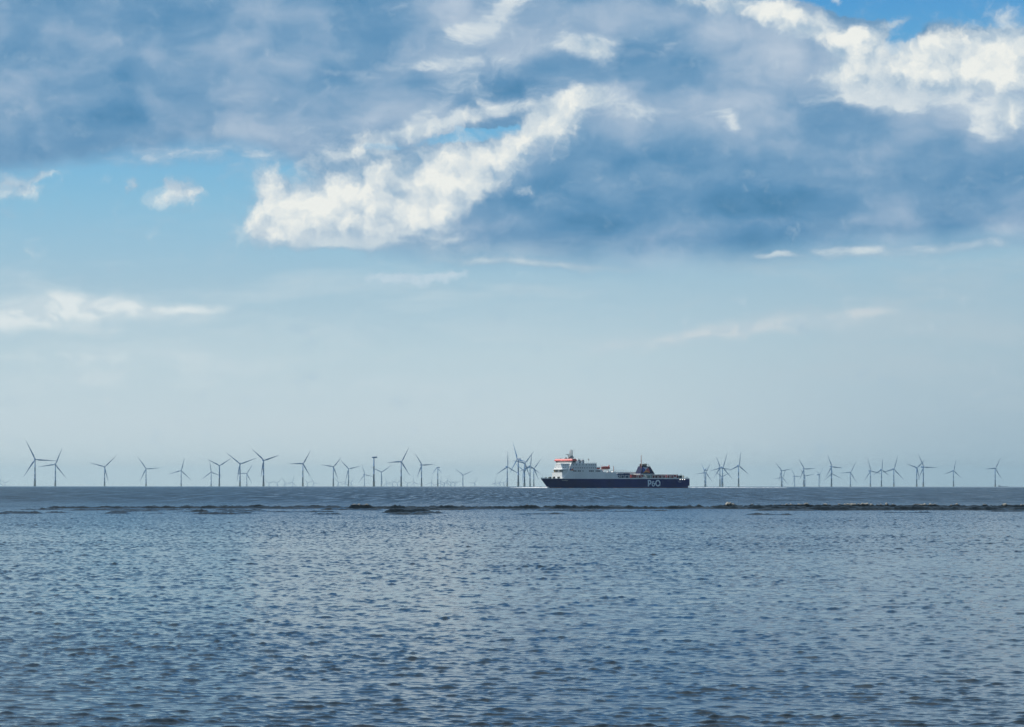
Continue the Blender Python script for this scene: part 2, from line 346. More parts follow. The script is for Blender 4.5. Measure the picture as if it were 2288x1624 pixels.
def build_sea():
    F1 = 13350 / 4.0; dip = math.sqrt(2 * CAM_H / EARTH)
    def dist(p):                       # distance whose water lies p render-pixels under the horizon
        a = dip + p / F1
        return (a - math.sqrt(max(a * a - 2 * CAM_H / EARTH, 0))) * EARTH
    ps = np.concatenate([np.linspace(900, 320, 60, endpoint=False), np.linspace(320, 45, 1150, endpoint=False), np.linspace(45, 0.02, 330)])
    ds = [dist(p) for p in ps]
    ds = [d for d in ds if not (105 < d < 520)] + list(np.arange(105, 200, 0.22)) + list(np.arange(200, 345, 0.30)) + list(np.arange(345, 520, 0.42)) + [7300, 8200, 9500, 11500, 15000, 20000, 28000, 40000]
    ds = np.array(sorted(ds))
    a_in = np.linspace(-10.3, 10.3, 1520)
    a_out = 10.3 + (np.linspace(0, 1, 60)[1:] ** 2) * 60
    azs = np.radians(np.concatenate([-a_out[::-1], a_in, a_out]))
    D, A = np.meshgrid(ds, azs, indexing='ij')
    X = D * np.sin(A); Y = D * np.cos(A)
    t1 = tile(1024, 46.0, 0.62, 1.0, 3, (0.10, 1.0), 2.8, 4.2, 0.030)
    t2 = tile(512, 61.0, 4.2, 1.0, 8, (-0.15, 1.0), 1.6, 4.2, 0.08)
    t3 = tile(512, 900.0, 90.0, 1.0, 5, (0.3, 1.0), 0.0, 3.0, 3.0)
    c, s = math.cos(0.31), math.sin(0.31)
    Xr, Yr = X * c - Y * s, X * s + Y * c
    gust = samp(t3, 900.0, X, Y)
    patch = np.clip(1.0 + 0.08 * gust, 0.5, 1.6)
    fade1 = 1 + 0.5 * sstep(D, 80, 300) - 1.2 * sstep(D, 600, 1500)
    pk = lambda w: 0.50 * w + 1.25 * np.maximum(w - 0.6, 0) ** 1.25
    w1 = (samp(t1, 46.0, X, Y) + 0.7 * samp(t1, 46.0, Xr * 1.37 + 11, Yr * 1.37)) / 1.22
    w2 = (samp(t2, 61.0, X, Y) + samp(t2, 61.0, Xr * 0.71 + 5, Yr * 0.71)) / 1.41
    group = np.clip(1.0 + 0.15 * w2 + 0.06 * gust, 0.4, 2.0)        # ripples ride higher on the backs of the longer waves
    w3 = samp(t1, 46.0, Xr * 2.3 + 3, Yr * 2.0 + 7)
    h = WATER['a1'] * (pk(w1) + 0.38 * pk(w3)) * patch * group * fade1
    h += WATER['a2'] * (w2 + 0.3 * np.maximum(w2, 0) ** 2) * (0.8 + 0.1 * gust) * (1 - 0.5 * sstep(D, 500, 2500))
    # breaking line over the sandbank
    AD = np.degrees(A); foam = np.zeros_like(h); rh = np.zeros_like(h)
    nz = lambda sx, sy, o: samp(t2, 61.0, X * sx + o, Y * sy)
    def ridge(d0, a0, a1, amp, wid, o, ragged=1.0, dens=0.0):
        nonlocal rh, foam
        line = d0 + 5 * np.interp(A * 60 + o, *wob) 
        q = (D - line)
        env = sstep(AD, a0 - 0.12, a0 + 0.12) * (1 - sstep(AD, a1 - 0.12, a1 + 0.12))
        lump = np.interp(AD * 10 + o * 7, *wob2)
        lump = np.clip(0.78 + dens + 0.26 * lump, 0.0, 1.4)
        fine = 1 + 0.09 * ragged * np.interp(AD * 60 + o * 3, *wob2) + 0.08 * ragged * np.interp(AD * 36 + o * 3, *wob2)
        prof = np.where(q < 0, np.exp(-(q / (0.62 * wid)) ** 2), np.exp(-(q / (2.4 * wid)) ** 2))
        r = amp * env * lump * fine * prof
        rh = np.maximum(rh, r)
        foam = np.maximum(foam, sstep(r, 0.40, 0.75))
    rng = np.random.default_rng(11)
    gx = np.arange(-3000, 3000, 1.0); wv = rng.normal(size=gx.size); 
    sm = np.convolve(wv, np.hanning(5) / 2, 'same'); wob = (gx, sm); 
    sm2 = np.convolve(rng.normal(size=gx.size), np.hanning(4) / 1.2, 'same'); wob2 = (gx, sm2)
    ridge(468, -6.2, -2.9, 0.46, 1.0, 1); ridge(462, -7.0, -3.5, 0.32, 1.0, 33)
    ridge(452, -2.80, -2.38, 0.50, 1.0, 7, 0.6, 0.5); ridge(458, -2.4, 1.4, 0.36, 1.0, 13, 1.2, 0.05); ridge(385, -2.15, -1.35, 0.46, 0.9, 17, 0.6, 0.3)
    ridge(425, -7.6, -4.2, 0.20, 0.9, 21); ridge(405, -5.0, -3.0, 0.16, 0.8, 25)
    ridge(462, 1.0, 4.2, 0.42, 1.0, 27, 1.0, 0.05); ridge(466, 3.0, 9.8, 0.54, 1.2, 41, 1.3, 0.30); ridge(430, 4.2, 5.2, 0.30, 0.9, 45, 0.8, 0.1)
    ridge(440, 4.6, 9.8, 0.42, 1.0, 51, 1.2, 0.20); ridge(500, 5.4, 8.0, 0.32, 1.0, 57, 1.2, 0.1)
    ridge(459, -7.9, -2.0, 0.30, 1.1, 301, 1.0, 0.25); ridge(456, -2.6, 9.8, 0.38, 1.1, 307, 1.0, 0.3)
    for k in range(46):                 # short broken crests on the near side of the bank
        a0 = rng.uniform(-9.5, 9.5); d0 = rng.uniform(372, 470) if a0 < -1 or rng.random() < 0.4 else rng.uniform(420, 475)
        ridge(d0, a0, a0 + rng.uniform(0.25, 0.9), rng.uniform(0.10, 0.24), 0.8, 60 + 5 * k, 1.2, 0.2)
    h = h * (1 - 0.5 * np.minimum(rh / 0.3, 1)) + rh
    Z = h - D * D / (2 * EARTH)
    nr, nc = D.shape
    co = np.stack([X, Y, Z], -1).reshape(-1, 3).astype(np.float32)
    idx = np.arange(nr * nc).reshape(nr, nc)
    q = np.stack([idx[:-1, :-1], idx[:-1, 1:], idx[1:, 1:], idx[1:, :-1]], -1).reshape(-1, 4).astype(np.int32)
    me = bpy.data.meshes.new('sea')
    me.vertices.add(len(co)); me.vertices.foreach_set('co', co.ravel())
    me.loops.add(q.size); me.loops.foreach_set('vertex_index', q.ravel())
    me.polygons.add(len(q)); me.polygons.foreach_set('loop_start', np.arange(0, q.size, 4, dtype=np.int32))
    me.polygons.foreach_set('use_smooth', np.ones(len(q), dtype=bool))
    me.update(calc_edges=True)
    at = me.attributes.new('foam', 'FLOAT', 'POINT'); at.data.foreach_set('value', foam.ravel().astype(np.float32))
    m = bpy.data.materials.new('sea water'); m.use_nodes = True; t = m.node_tree; b = t.nodes['Principled BSDF']
    n = t.nodes.new; lk = t.links.new
    geo = n('ShaderNodeNewGeometry')
    ln = n('ShaderNodeVectorMath'); ln.operation = 'LENGTH'; lk(geo.outputs['Position'], ln.inputs[0])
    amp = n('ShaderNodeValToRGB'); rs_ = n('ShaderNodeMath'); rs_.operation = 'DIVIDE'; lk(ln.outputs['Value'], rs_.inputs[0]); rs_.inputs[1].default_value = 10000; lk(rs_.outputs[0], amp.inputs[0])
    e = amp.color_ramp.elements
    while len(e) < 8: e.new(0.5)
    for k, (p, v) in enumerate(((0.006, WATER['n0']), (0.022, 0.14), (0.048, 0.75), (0.075, WATER['n1']), (0.30, WATER['n1']), (0.37, WATER['n1'] * 0.4), (0.47, WATER['n1'] * 0.4), (0.60, WATER['n1']))):
        e[k].position = p; e[k].color = (v, v, v, 1)
    mp = n('ShaderNodeMapping'); lk(geo.outputs['Position'], mp.inputs[0]); mp.inputs['Scale'].default_value = (0.55, 1.0, 1.0)
    tot = None
    for sc_, w_ in ((2.2, 1.0), (9.0, 0.7)):
        tx = n('ShaderNodeTexNoise'); tx.inputs['Scale'].default_value = sc_; tx.inputs['Detail'].default_value = 3; lk(mp.outputs[0], tx.inputs['Vector'])
        sb = n('ShaderNodeVectorMath'); sb.operation = 'SUBTRACT'; lk(tx.outputs['Color'], sb.inputs[0]); sb.inputs[1].default_value = (0.5, 0.5, 0.5)
        ml = n('ShaderNodeVectorMath'); ml.operation = 'MULTIPLY'; lk(sb.outputs[0], ml.inputs[0]); ml.inputs[1].default_value = (w_ * 0.5, w_, 0)
        if tot is None: tot = ml.outputs[0]
        else:
            ad = n('ShaderNodeVectorMath'); ad.operation = 'ADD'; lk(tot, ad.inputs[0]); lk(ml.outputs[0], ad.inputs[1]); tot = ad.outputs[0]
    # wind lanes: long strips of rougher and smoother water running with the wind
    mw = n('ShaderNodeMapping'); lk(geo.outputs['Position'], mw.inputs[0]); mw.inputs['Scale'].default_value = (0.50, 0.014, 0.0); mw.inputs['Rotation'].default_value = (0, 0, 0.06)
    tw = n('ShaderNodeTexNoise'); tw.inputs['Scale'].default_value = 1.0; tw.inputs['Detail'].default_value = 4; tw.inputs['Roughness'].default_value = 0.7; lk(mw.outputs[0], tw.inputs['Vector'])
    wr = n('ShaderNodeMapRange'); lk(tw.outputs['Fac'], wr.inputs[0]); wr.inputs[1].default_value = 0.38; wr.inputs[2].default_value = 0.62; wr.inputs[3].default_value = 0.35; wr.inputs[4].default_value = 1.45
    fr = n('ShaderNodeMapRange'); lk(ln.outputs['Value'], fr.inputs[0]); fr.inputs[1].default_value = 430; fr.inputs[2].default_value = 800
    wx = n('ShaderNodeMix'); lk(fr.outputs[0], wx.inputs[0]); wx.inputs[2].default_value = 1.0; lk(wr.outputs[0], wx.inputs[3])
    wm = n('ShaderNodeMath'); wm.operation = 'MULTIPLY'; lk(wx.outputs[0], wm.inputs[0]); lk(amp.outputs[0], wm.inputs[1])
    # sea beyond the bank: wave faces lean towards the shore
    sx = n('ShaderNodeSeparateXYZ'); lk(tot, sx.inputs[0]); ab = n('ShaderNodeMath'); ab.operation = 'ABSOLUTE'; lk(sx.outputs[1], ab.inputs[0])
    ng = n('ShaderNodeMath'); ng.operation = 'SUBTRACT'; ng.inputs[0].default_value = -0.035; lk(ab.outputs[0], ng.inputs[1])
    cx = n('ShaderNodeCombineXYZ'); lk(sx.outputs[0], cx.inputs[0]); lk(ng.outputs[0], cx.inputs[1]); tot = cx.outputs[0]
    sc2 = n('ShaderNodeVectorMath'); sc2.operation = 'SCALE'; lk(tot, sc2.inputs[0]); lk(wm.outputs[0], sc2.inputs['Scale'])
    ad = n('ShaderNodeVectorMath'); ad.operation = 'ADD'; lk(geo.outputs['Normal'], ad.inputs[0]); lk(sc2.outputs[0], ad.inputs[1])
    nm = n('ShaderNodeVectorMath'); nm.operation = 'NORMALIZE'; lk(ad.outputs[0], nm.inputs[0])
    lk(nm.outputs[0], b.inputs['Normal'])
    b.inputs['IOR'].default_value = 1.333; b.inputs['Roughness'].default_value = WATER['rough']
    fa = n('ShaderNodeAttribute'); fa.attribute_name = 'foam'
    fn_ = n('ShaderNodeTexNoise'); fn_.inputs['Scale'].default_value = 1.6; fn_.inputs['Detail'].default_value = 5; lk(geo.outputs['Position'], fn_.inputs['Vector'])
    mu = n('ShaderNodeMath'); mu.operation = 'ADD'; lk(fa.outputs['Fac'], mu.inputs[0]); lk(fn_.outputs['Fac'], mu.inputs[1])
    fm = n('ShaderNodeMapRange'); lk(mu.outputs[0], fm.inputs[0]); fm.inputs[1].default_value = 1.02; fm.inputs[2].default_value = 1.55
    mx = n('ShaderNodeMix'); mx.data_type = 'RGBA'; lk(fm.outputs[0], mx.inputs[0])
    mx.inputs[6].default_value = (*WATER['base'], 1); mx.inputs[7].default_value = (0.46, 0.43, 0.36, 1)
    lk(mx.outputs[2], b.inputs['Base Color'])
    rg = n('ShaderNodeMapRange'); lk(fm.outputs[0], rg.inputs[0]); rg.inputs[3].default_value = WATER['rough']; rg.inputs[4].default_value = 0.8
    lk(rg.outputs[0], b.inputs['Roughness'])
    me.materials.append(m)
    o = bpy.data.objects.new('sea', me); COL.objects.link(o); o['kind'] = 'structure'
    return o
WATER = dict(a1=0.0064, a2=0.0035, n0=0.06, n1=1.8, rough=0.10, base=(0.006, 0.010, 0.012))
build_sea()
# ------------------------------------------------------------------ wind turbines
def blade_bm(bm, L, chord):
    # local: root at origin, tip towards +Z, chord along X, thickness along Y
    rs = []
    for u in (0, 0.02, 0.06, 0.12, 0.20, 0.28, 0.40, 0.55, 0.70, 0.84, 0.94, 0.985, 1.0):
        root = chord * 0.52
        if u < 0.2: c = root + (chord - root) * (max(0, u - 0.03) / 0.17) ** 1.3
        else: c = chord * (1 - 0.86 * ((u - 0.2) / 0.8) ** 0.85)
        if u > 0.97: c *= 0.75
        if u == 1.0: c *= 0.4
        th = root * (1 - u / 0.2) + chord * 0.28 * (u / 0.2) if u < 0.2 else c * 0.26 * (1 - 0.3 * u)
        tw = R_(16) * (1 - u) ** 2
        z = 1.2 + u * (L - 1.2); by = -0.03 * L * u * u
        ring = []
        for k in range(12):
            a = 2 * math.pi * k / 12; px = math.cos(a) * c / 2 + (c - root) * 0.22; py = math.sin(a) * th / 2 * (1 - 0.35 * math.cos(a) if u > 0.1 else 1)
            ring.append((px * math.cos(tw) - py * math.sin(tw), px * math.sin(tw) + py * math.cos(tw) + by, z))
        rs.append(ring)
    rings(bm, rs)

PROTO = {}
def make_kind(kind, far=False):
    big = kind == 'large'
    H, L = (105, 80) if big else (83.5, 53.5)
    r0, r1 = (3.3, 2.1) if big else (2.5, 1.55)
    zt = 22.0 if big else 13.0
    P = {}
    def tp(bm):
        lathe(bm, [(-6, r0 * 1.28), (zt - 1.2, r0 * 1.28), (zt - 0.6, r0 * 1.18), (zt, r0 * 1.05)], 20)
        for sg in (-1, 1):          # boat landing fenders and ladder rails
            cone(bm, (sg * 1.0, -r0 * 1.28 - 1.3, -3), (sg * 1.0, -r0 * 1.28 - 1.3, zt * 0.62), 0.28, 0.28, 6)
            for zz in (1.5, zt * 0.6): cone(bm, (sg * 1.0, -r0 * 1.28 - 1.3, zz), (sg * 1.0, -r0 * 1.1, zz), 0.2, 0.2, 6)
    def plat(bm):
        lathe(bm, [(zt, r0 * 1.9), (zt + 0.35, r0 * 1.9)], 20)
        for k in range(12):
            a = k * math.pi / 6; p = (r0 * 1.85 * math.cos(a), r0 * 1.85 * math.sin(a)); cone(bm, (*p, zt + 0.35), (*p, zt + 1.5), 0.09, 0.09, 5)
        rs = []
        for k in range(24):
            a = k * math.pi / 12
            rs.append((r0 * 1.85 * math.cos(a), r0 * 1.85 * math.sin(a)))
        for k in range(24): cone(bm, (*rs[k], zt + 1.5), (*rs[(k + 1) % 24], zt + 1.5), 0.08, 0.08, 5)
    def tow(bm):
        prof = [(zt + 0.35, r0)]
        for u in (0.33, 0.66):
            z = zt + (H - 2.3 - zt) * u; r = r0 + (r1 - r0) * u
            prof += [(z - 0.15, r), (z - 0.14, r + 0.08), (z + 0.14, r + 0.08), (z + 0.15, r)]
        if big:   # flange with a working ledge a little above the platform
            prof = [prof[0], (32.4, r0 * 0.97), (32.5, r0 * 1.22), (33.3, r0 * 1.22), (33.4, r0 * 0.96)] + prof[1:]
        prof.append((H - 2.3, r1)); lathe(bm, prof, 24)
    def nac(bm):
        w, b, f, hh = (4.0, 14.5, 3.6, 3.9) if big else (2.0, 9.5, 2.6, 2.1)
        w = w if not big else 3.6
        secs = [(-f, 0.72), (-f + 0.8, 0.95), (b * 0.35, 1.0), (b * 0.8, 1.0), (b, 0.86)]
        rs = []
        for y, s_ in secs:
            r = []
            for k in range(16):
                a = 2 * math.pi * k / 16; ca, sa = math.cos(a), math.sin(a)
                r.append((w * s_ * math.copysign(abs(ca) ** 0.5, ca), y, H + hh * s_ * 0.95 * math.copysign(abs(sa) ** 0.5, sa)))
            rs.append(r)
        rings(bm, rs)
        lathe(bm, [(H - 2.6 if not big else H - 4, r1 * 1.08), (H - 1.0, r1 * 1.08)], 16)
    def cooler(bm):
        b, hh, w = (14.5, 3.7, 3.4) if big else (9.5, 2.0, 1.8)
        box(bm, -w, w, b - 2.6, b - 1.9, H + hh * 0.9, H + hh + (2.2 if big else 1.3))
        cone(bm, (0, b - 3.4, H + hh * 0.9), (0, b - 3.4, H + hh + 3.2), 0.09, 0.05, 5)
    def hub(bm):
        r = 2.6 if big else 1.75
        cy = -(3.6 if big else 2.6)
        rs = []
        for y, q in ((0.0, 0.85), (-1.0, 1.0), (-r * 1.2, 0.95), (-r * 1.8, 0.68), (-r * 2.2, 0.3), (-r * 2.28, 0.05)):
            rs.append([(r * q * math.cos(2 * math.pi * k / 16), cy + y, H + r * q * math.sin(2 * math.pi * k / 16)) for k in range(16)])
        rings(bm, rs)
    def bl(bm): blade_bm(bm, L, 6.2 if big else 4.9)
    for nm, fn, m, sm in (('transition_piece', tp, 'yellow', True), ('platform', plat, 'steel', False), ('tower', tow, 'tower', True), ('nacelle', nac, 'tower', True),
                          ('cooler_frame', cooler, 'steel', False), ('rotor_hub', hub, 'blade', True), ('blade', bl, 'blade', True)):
        bm = bmesh.new(); fn(bm); me = bpy.data.meshes.new(nm); bmesh.ops.recalc_face_normals(bm, faces=bm.faces); bm.to_mesh(me); bm.free()
        if sm:
            for p in me.polygons: p.use_smooth = True
        me.materials.append(M[m]); P[nm] = me
    PROTO[kind] = (P, H, L)
make_kind('large'); make_kind('small')

def turbine(azd, d, yaw, phase, kind, label, group, blades=(0, 1, 2)):
    P, H, L = PROTO[kind]
    t = thing('wind_turbine', label, 'wind turbine', group)
    place(t, azd, d)
    yr = R_(yaw) - R_(azd)
    def part(n, parent=t):
        o = bpy.data.objects.new(n, P[n]); COL.objects.link(o); o.parent = parent; return o
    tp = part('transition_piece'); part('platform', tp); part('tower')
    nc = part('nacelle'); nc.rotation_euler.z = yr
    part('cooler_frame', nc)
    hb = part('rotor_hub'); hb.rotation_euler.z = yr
    big = kind == 'large'; cy = -(3.6 if big else 2.6) - (2.6 if big else 1.75) * 0.9
    for k in blades:
        b = part('blade'); a = R_(phase + 120 * k)
        # blade frame: tip (Z) at angle a clockwise from up as the camera sees it
        b.matrix_local = Matrix.Rotation(yr, 4, 'Z') @ Matrix.Translation((0, cy, H)) @ Matrix.Rotation(a, 4, 'Y')
    return t

G1 = 'wind turbines of the offshore wind farm'
TURB = [
 ('A', -8.1295, 12942, 6, 94, 'large', 'tall dark wind turbine nearest the left edge, one blade pointing level right'),
 ('B', -7.7859, 15512, 0, 22, 'large', 'second wind turbine from the left edge, touched by its taller neighbour\'s level blade'),
 ('C', -6.9551, 17095, 0, 46, 'large', 'lone wind turbine third from the left edge, blades up right, left and down'),
 ('D', -6.2533, 18550, 0, 86, 'large', 'lone wind turbine fourth from the left edge, one blade level to the right'),
 ('E', -5.6561, 20009, 0, 14, 'large', 'pale wind turbine fifth from the left edge with one blade nearly upright'),
 ('F', -5.1462, 21426, 0, 112, 'large', 'faint wind turbine just left of and behind a darker short-bladed one'),
 ('G', -5.0081, 13165, 9, 58, 'small', 'dark Y-shaped wind turbine, third blade hanging along its tower, faint one at its left'),
 ('H', -4.6555, 15117, 0, 70, 'large', 'larger wind turbine with a V of raised blades, faint one close on its right'),
 ('I', -4.5391, 23065, 0, 32, 'large', 'small faint wind turbine close on the right of a larger V-bladed one'),
 ('J', -4.2548, 10656, 18, 72, 'small', 'dark thick-towered wind turbine with long V of raised blades and nacelle jutting left'),
 ('K', -3.5832, 12110, 18, 30, 'small', 'dark wind turbine standing alone with one blade level left, in the left third'),
 ('L', -3.0618, 13789, 9, 40, 'small', 'dark wind turbine with left blade slightly raised, faint turbine close on its right'),
 ('M', -2.8014, 15162, 12, 76, 'small', 'pale wind turbine just right of a dark one, thin V of raised blades'),
 ('N', -2.5285, 24130, 27, 102, 'large', 'faint small wind turbine just left of the bladeless dark tower'),
 ('O', -2.3675, 9555, -88, 0, 'small', 'dark wind turbine seen edge-on like a T with no blades showing'),
 ('P', -2.2381, 21447, 0, 56, 'large', 'faint wind turbine just right of the bladeless dark tower'),
 ('Q', -1.8998, 11194, 21, 28, 'small', 'dark wind turbine with long level blade to the left, right of the bladeless one'),
 ('R', -1.5507, 12736, 27, 86, 'small', 'dark wind turbine with level blade to the right and nacelle jutting left'),
 ('S', -1.2725, 14176, -62, 116, 'small', 'low wind turbine with two drooping blades and nacelle pointing right'),
 ('T', -0.8398, 24627, 18, 66, 'large', 'lone faint small wind turbine in the gap left of the ferry cluster'),
 ('U', -0.0802, 16864, 24, 0, 'large', 'pale wind turbine with upright blade at the left of the cluster before the ferry'),
 ('V', 0.1084, 10167, -51, 100, 'small', 'tallest wind turbine of the cluster ahead of the ferry, nacelle jutting right'),
 ('W', 0.2164, 11741, 30, 40, 'small', 'dark wind turbine in the cluster, second tallest, blade raised to the upper right'),
 ('X', 0.3103, 13250, 24, 6, 'small', 'wind turbine in the cluster ahead of the ferry with one blade nearly upright'),
 ('Y', 0.3754, 14738, 21, 38, 'small', 'rightmost wind turbine of the cluster, next to the ferry\'s bow'),
 ('Z', 0.2068, 19895, -39, 66, 'large', 'faintest wind turbine of the cluster, half hidden behind a dark tower'),
 ('a1', 3.3067, 15988, -69, 76, 'small', 'narrow wind turbine just behind the ferry\'s stern, rotor seen nearly edge-on'),
 ('a2', 3.3229, 21797, 27, 24, 'large', 'paler wind turbine directly behind the narrow one off the ferry\'s stern'),
 ('b', 3.5640, 14357, 27, 98, 'small', 'left one of the two overlapping dark wind turbines right of the ferry'),
 ('c', 3.6089, 17266, 30, 18, 'large', 'right one of the two overlapping dark wind turbines right of the ferry'),
 ('b3', 3.5936, 26658, 10, 66, 'large', 'faint small wind turbine seen between two overlapping towers right of the ferry'),
 ('d', 3.8830, 13018, 33, 8, 'small', 'dark wind turbine with one upright blade, tallest of those just right of the ferry'),
 ('e', 4.6142, 16376, 24, 80, 'small', 'wind turbine with level right blade, left of a tiny pale one, in the right half'),
 ('e2', 4.6347, 28001, 0, 22, 'large', 'tiny faint wind turbine almost behind the tower of a darker one, right half'),
 ('f', 4.8376, 26454, 42, 88, 'large', 'tiny pale wind turbine standing alone between two darker ones in the right half'),
 ('g', 4.9970, 14987, 27, 88, 'small', 'dark wind turbine with level right blade and a faint one hidden behind its tower'),
 ('g2', 5.0151, 25485, 24, 80, 'large', 'faint wind turbine behind the tower of a dark one with a level blade'),
 ('h', 5.2541, 24036, 69, 52, 'large', 'pale narrow wind turbine with blades folded close, left of the tallest right-hand one'),
 ('i', 5.4644, 13559, 33, 96, 'small', 'tallest dark wind turbine in the right half, blade leaning up left'),
 ('i2', 5.4710, 23025, 24, 114, 'large', 'faint wind turbine hidden behind the tallest dark one in the right half'),
 ('j', 5.7866, 21594, 21, 28, 'large', 'pale lone wind turbine with level left blade, right of the tallest right-hand one'),
 ('k', 6.1265, 20081, 36, 102, 'large', 'first of three wind turbines in a row, blade leaning up left'),
 ('l', 6.3144, 15612, 33, 4, 'small', 'middle of three wind turbines in a row with its blade straight up'),
 ('m', 6.5233, 18518, 24, 16, 'large', 'last of three wind turbines in a row, blade leaning up right'),
 ('n', 6.9108, 14240, 30, 48, 'small', 'left wind turbine of the crossing pair near the right edge'),
 ('o', 7.0217, 16935, 36, 92, 'large', 'right wind turbine of the crossing pair near the right edge'),
 ('p', 7.5319, 16314, 27, 12, 'small', 'second wind turbine from the right edge, blade nearly upright'),
 ('q', 8.2338, 14679, 33, 28, 'small', 'wind turbine nearest the right edge, blade level to the left'),
]
for key, a_, d_, y_, p_, k_, lab in TURB:
    turbine(a_, d_, y_, p_, k_, lab, G1, () if key == 'O' else ((0, 1) if key == 'S' else (0, 1, 2)))
rf = random.Random(9)
for a_ in (-8.72, -8.63, -4.157, -4.023, -3.885, -3.76, -3.502, -3.392, -2.971, -2.856, -2.76, -2.148, -2.052, -1.966, -1.793, -1.678, -1.381, -1.227, -1.165, -1.112, -1.045, -0.978, -0.642, -0.296, -0.219, -0.142):
    turbine(a_, rf.uniform(37200, 39200), rf.uniform(-5, 25), rf.uniform(0, 120), 'large',
            'tiny ghostly wind turbine barely showing in the haze on the horizon', 'barely visible turbines on the far horizon')

# ------------------------------------------------------------------ the ferry (local: +X bow, +Y port, +Z up, x = 0 at the stern)
SHIP_D, SHIP_AZ = 2965.0, math.degrees(math.atan((2449.5 - 2048) / 13350 / 1.0006))
CX = 83.0
ship = thing('ferry', 'long dark blue and white cargo ferry with a red bridge roof crossing the wind farm', 'ferry')
S_ROT = R_(220)
def ship_matrix():
    x0 = SHIP_D * math.sin(R_(SHIP_AZ)); y0 = SHIP_D * math.cos(R_(SHIP_AZ))
    return Matrix.Translation((x0, y0, -SHIP_D ** 2 / (2 * EARTH))) @ Matrix.Rotation(S_ROT, 4, 'Z') @ Matrix.Translation((-CX, 0, 0))
SM = ship_matrix()
ship.location = SM.translation; ship.rotation_euler.z = S_ROT
def aboard(name, label, cat, x, y, z, group=None):
    o = thing(name, label, cat, group); o.location = SM @ Vector((x, y, z)); o.rotation_euler.z = S_ROT; return o

def hb(x, z):      # half breadth of the hull at x and height z
    f = min(max(z / 8.0, -0.3), 1.0)
    xb = 158.6 + 7.8 * f                       # stem
    xs = 96 + 22 * max(f, 0)
    ex = 1.9 + 0.6 * max(f, 0)
    if x <= xs: return 11.5
    if x >= xb: return 0.0
    return 11.5 * (1 - ((x - xs) / (xb - xs)) ** ex)
def hull_fn(bm):
    us = [0, .1, .3, .5, .56, .62, .68, .73, .78, .82, .86, .9, .93, .96, .98, 0.995]
    rs = []
    for z in (-1.6, 0.45, 1.8, 2.0, 4.0, 6.0, 8.0):
        f = z / 8; xb = 158.6 + 7.8 * f; x_st = 2.0 if z < 1.9 else 0.0
        xs_ = [x_st + (xb - x_st) * u for u in us]
        rs.append([(x, hb(x, z), z) for x in xs_] + [(xb, 0, z)] + [(x, -hb(x, z), z) for x in xs_[::-1]])
    rings(bm, rs)
one(hull_fn, 'hull', 'navy', ship)
def boot(bm):
    rs = []
    us = [0, .3, .56, .68, .78, .86, .93, .98]
    for z in (-1.0, 0.42):
        xb = 158.6 + 7.8 * z / 8; xs_ = [1.9 + (xb - 1.9) * u for u in us]
        rs.append([(x, hb(x, z) + 0.05, z) for x in xs_] + [(xb + 0.08, 0, z)] + [(x, -hb(x, z) - 0.05, z) for x in xs_[::-1]])
    rings(bm, rs)
one(boot, 'boot_topping', 'antifoul', ship)
def strip(x0, x1, z0, z1, nn=30, inset=0.0, th=0.35):
    def f(bm):
        for sg in (1, -1):
            rs = []
            for k in range(nn + 1):
                x = x0 + (x1 - x0) * k / nn; y = hb(x, 8) - inset; yi = max(y - th, 0.0)
                zz = z1(x) if callable(z1) else z1
                rs.append([(x, sg * y, z0), (x, sg * yi, z0), (x, sg * yi, zz), (x, sg * y, zz)])
            rings(bm, rs)
    return f
one(strip(0.3, 86.0, 8.0, 8.85, 12, 0.03), 'bulwark', 'white', ship)
one(strip(146.0, 166.3, 8.0, lambda x: 8.35 + 0.75 * max(0, (x - 160) / 6.3), 24, 0.03), 'bow_bulwark', 'white', ship)
def deck_fn(bm):
    rs = []
    for z in (8.004, 8.03):
        xs_ = [0.5, 60, 118, 130, 140, 150, 158, 163, 165.5]
        rs.append([(x, hb(x, 8) - 0.45 if hb(x, 8) > 0.6 else 0.1, z) for x in xs_] + [(x, -(hb(x, 8) - 0.45 if hb(x, 8) > 0.6 else 0.1), z) for x in xs_[::-1]])
    rings(bm, rs)
one(deck_fn, 'deck', 'deck', ship)

# accommodation block, full beam, with the sweeping front edge
def acc(bm):
    st = [(86.4, 8.05), (88.7, 13.9), (96, 13.9), (104.0, 13.9), (104.6, 14.6), (105.2, 16.0), (105.8, 16.4), (111.58, 16.4), (111.62, 21.6), (118, 21.6), (124, 21.6), (130, 21.6), (135, 21.6), (140.1, 21.6), (140.8, 19.8),
          (141.4, 18.1), (142.0, 16.2), (142.5, 14.6), (143.2, 13.0), (144.1, 11.3), (145.2, 10.1), (146.6, 9.2), (148.5, 8.6)]
    rs = []
    for x, zt in st:
        y = hb(x, 8) - 0.02
        rs.append([(x, y, 8.0), (x, -y, 8.0), (x, -y, zt), (x, y, zt)])
    rings(bm, rs)
one(acc, 'superstructure', 'white', ship)
def front(bm):
    def ring(z, hw, x, xb, yb): return [(x, hw, z), (x, -hw, z), (xb, -yb, z), (xb, yb, z)]
    rings(bm, [ring(13.55, 5.9, 146.2, 141.0, 8.6), ring(16.2, 5.85, 146.5, 141.0, 8.9), ring(21.45, 2.95, 146.5, 139.6, 9.45)])
one(front, 'front_house', 'white', ship)
def ledge(bm):
    rings(bm, [[(148.6, 6.2, z), (148.6, -6.2, z), (141.5, -9.0, z), (141.5, 9.0, z)] for z in (16.0, 16.35)])
one(ledge, 'lookout_ledge', 'white', ship)
def fblock(bm):
    rings(bm, [[(147.75, 6.6, z), (147.75, -6.6, z), (140, -6.6, z), (140, 6.6, z)] for z in (8.04, 13.5)])
    rings(bm, [[(147.9, 6.75, z), (147.9, -6.75, z), (139.9, -6.75, z), (139.9, 6.75, z)] for z in (13.5, 13.75)])
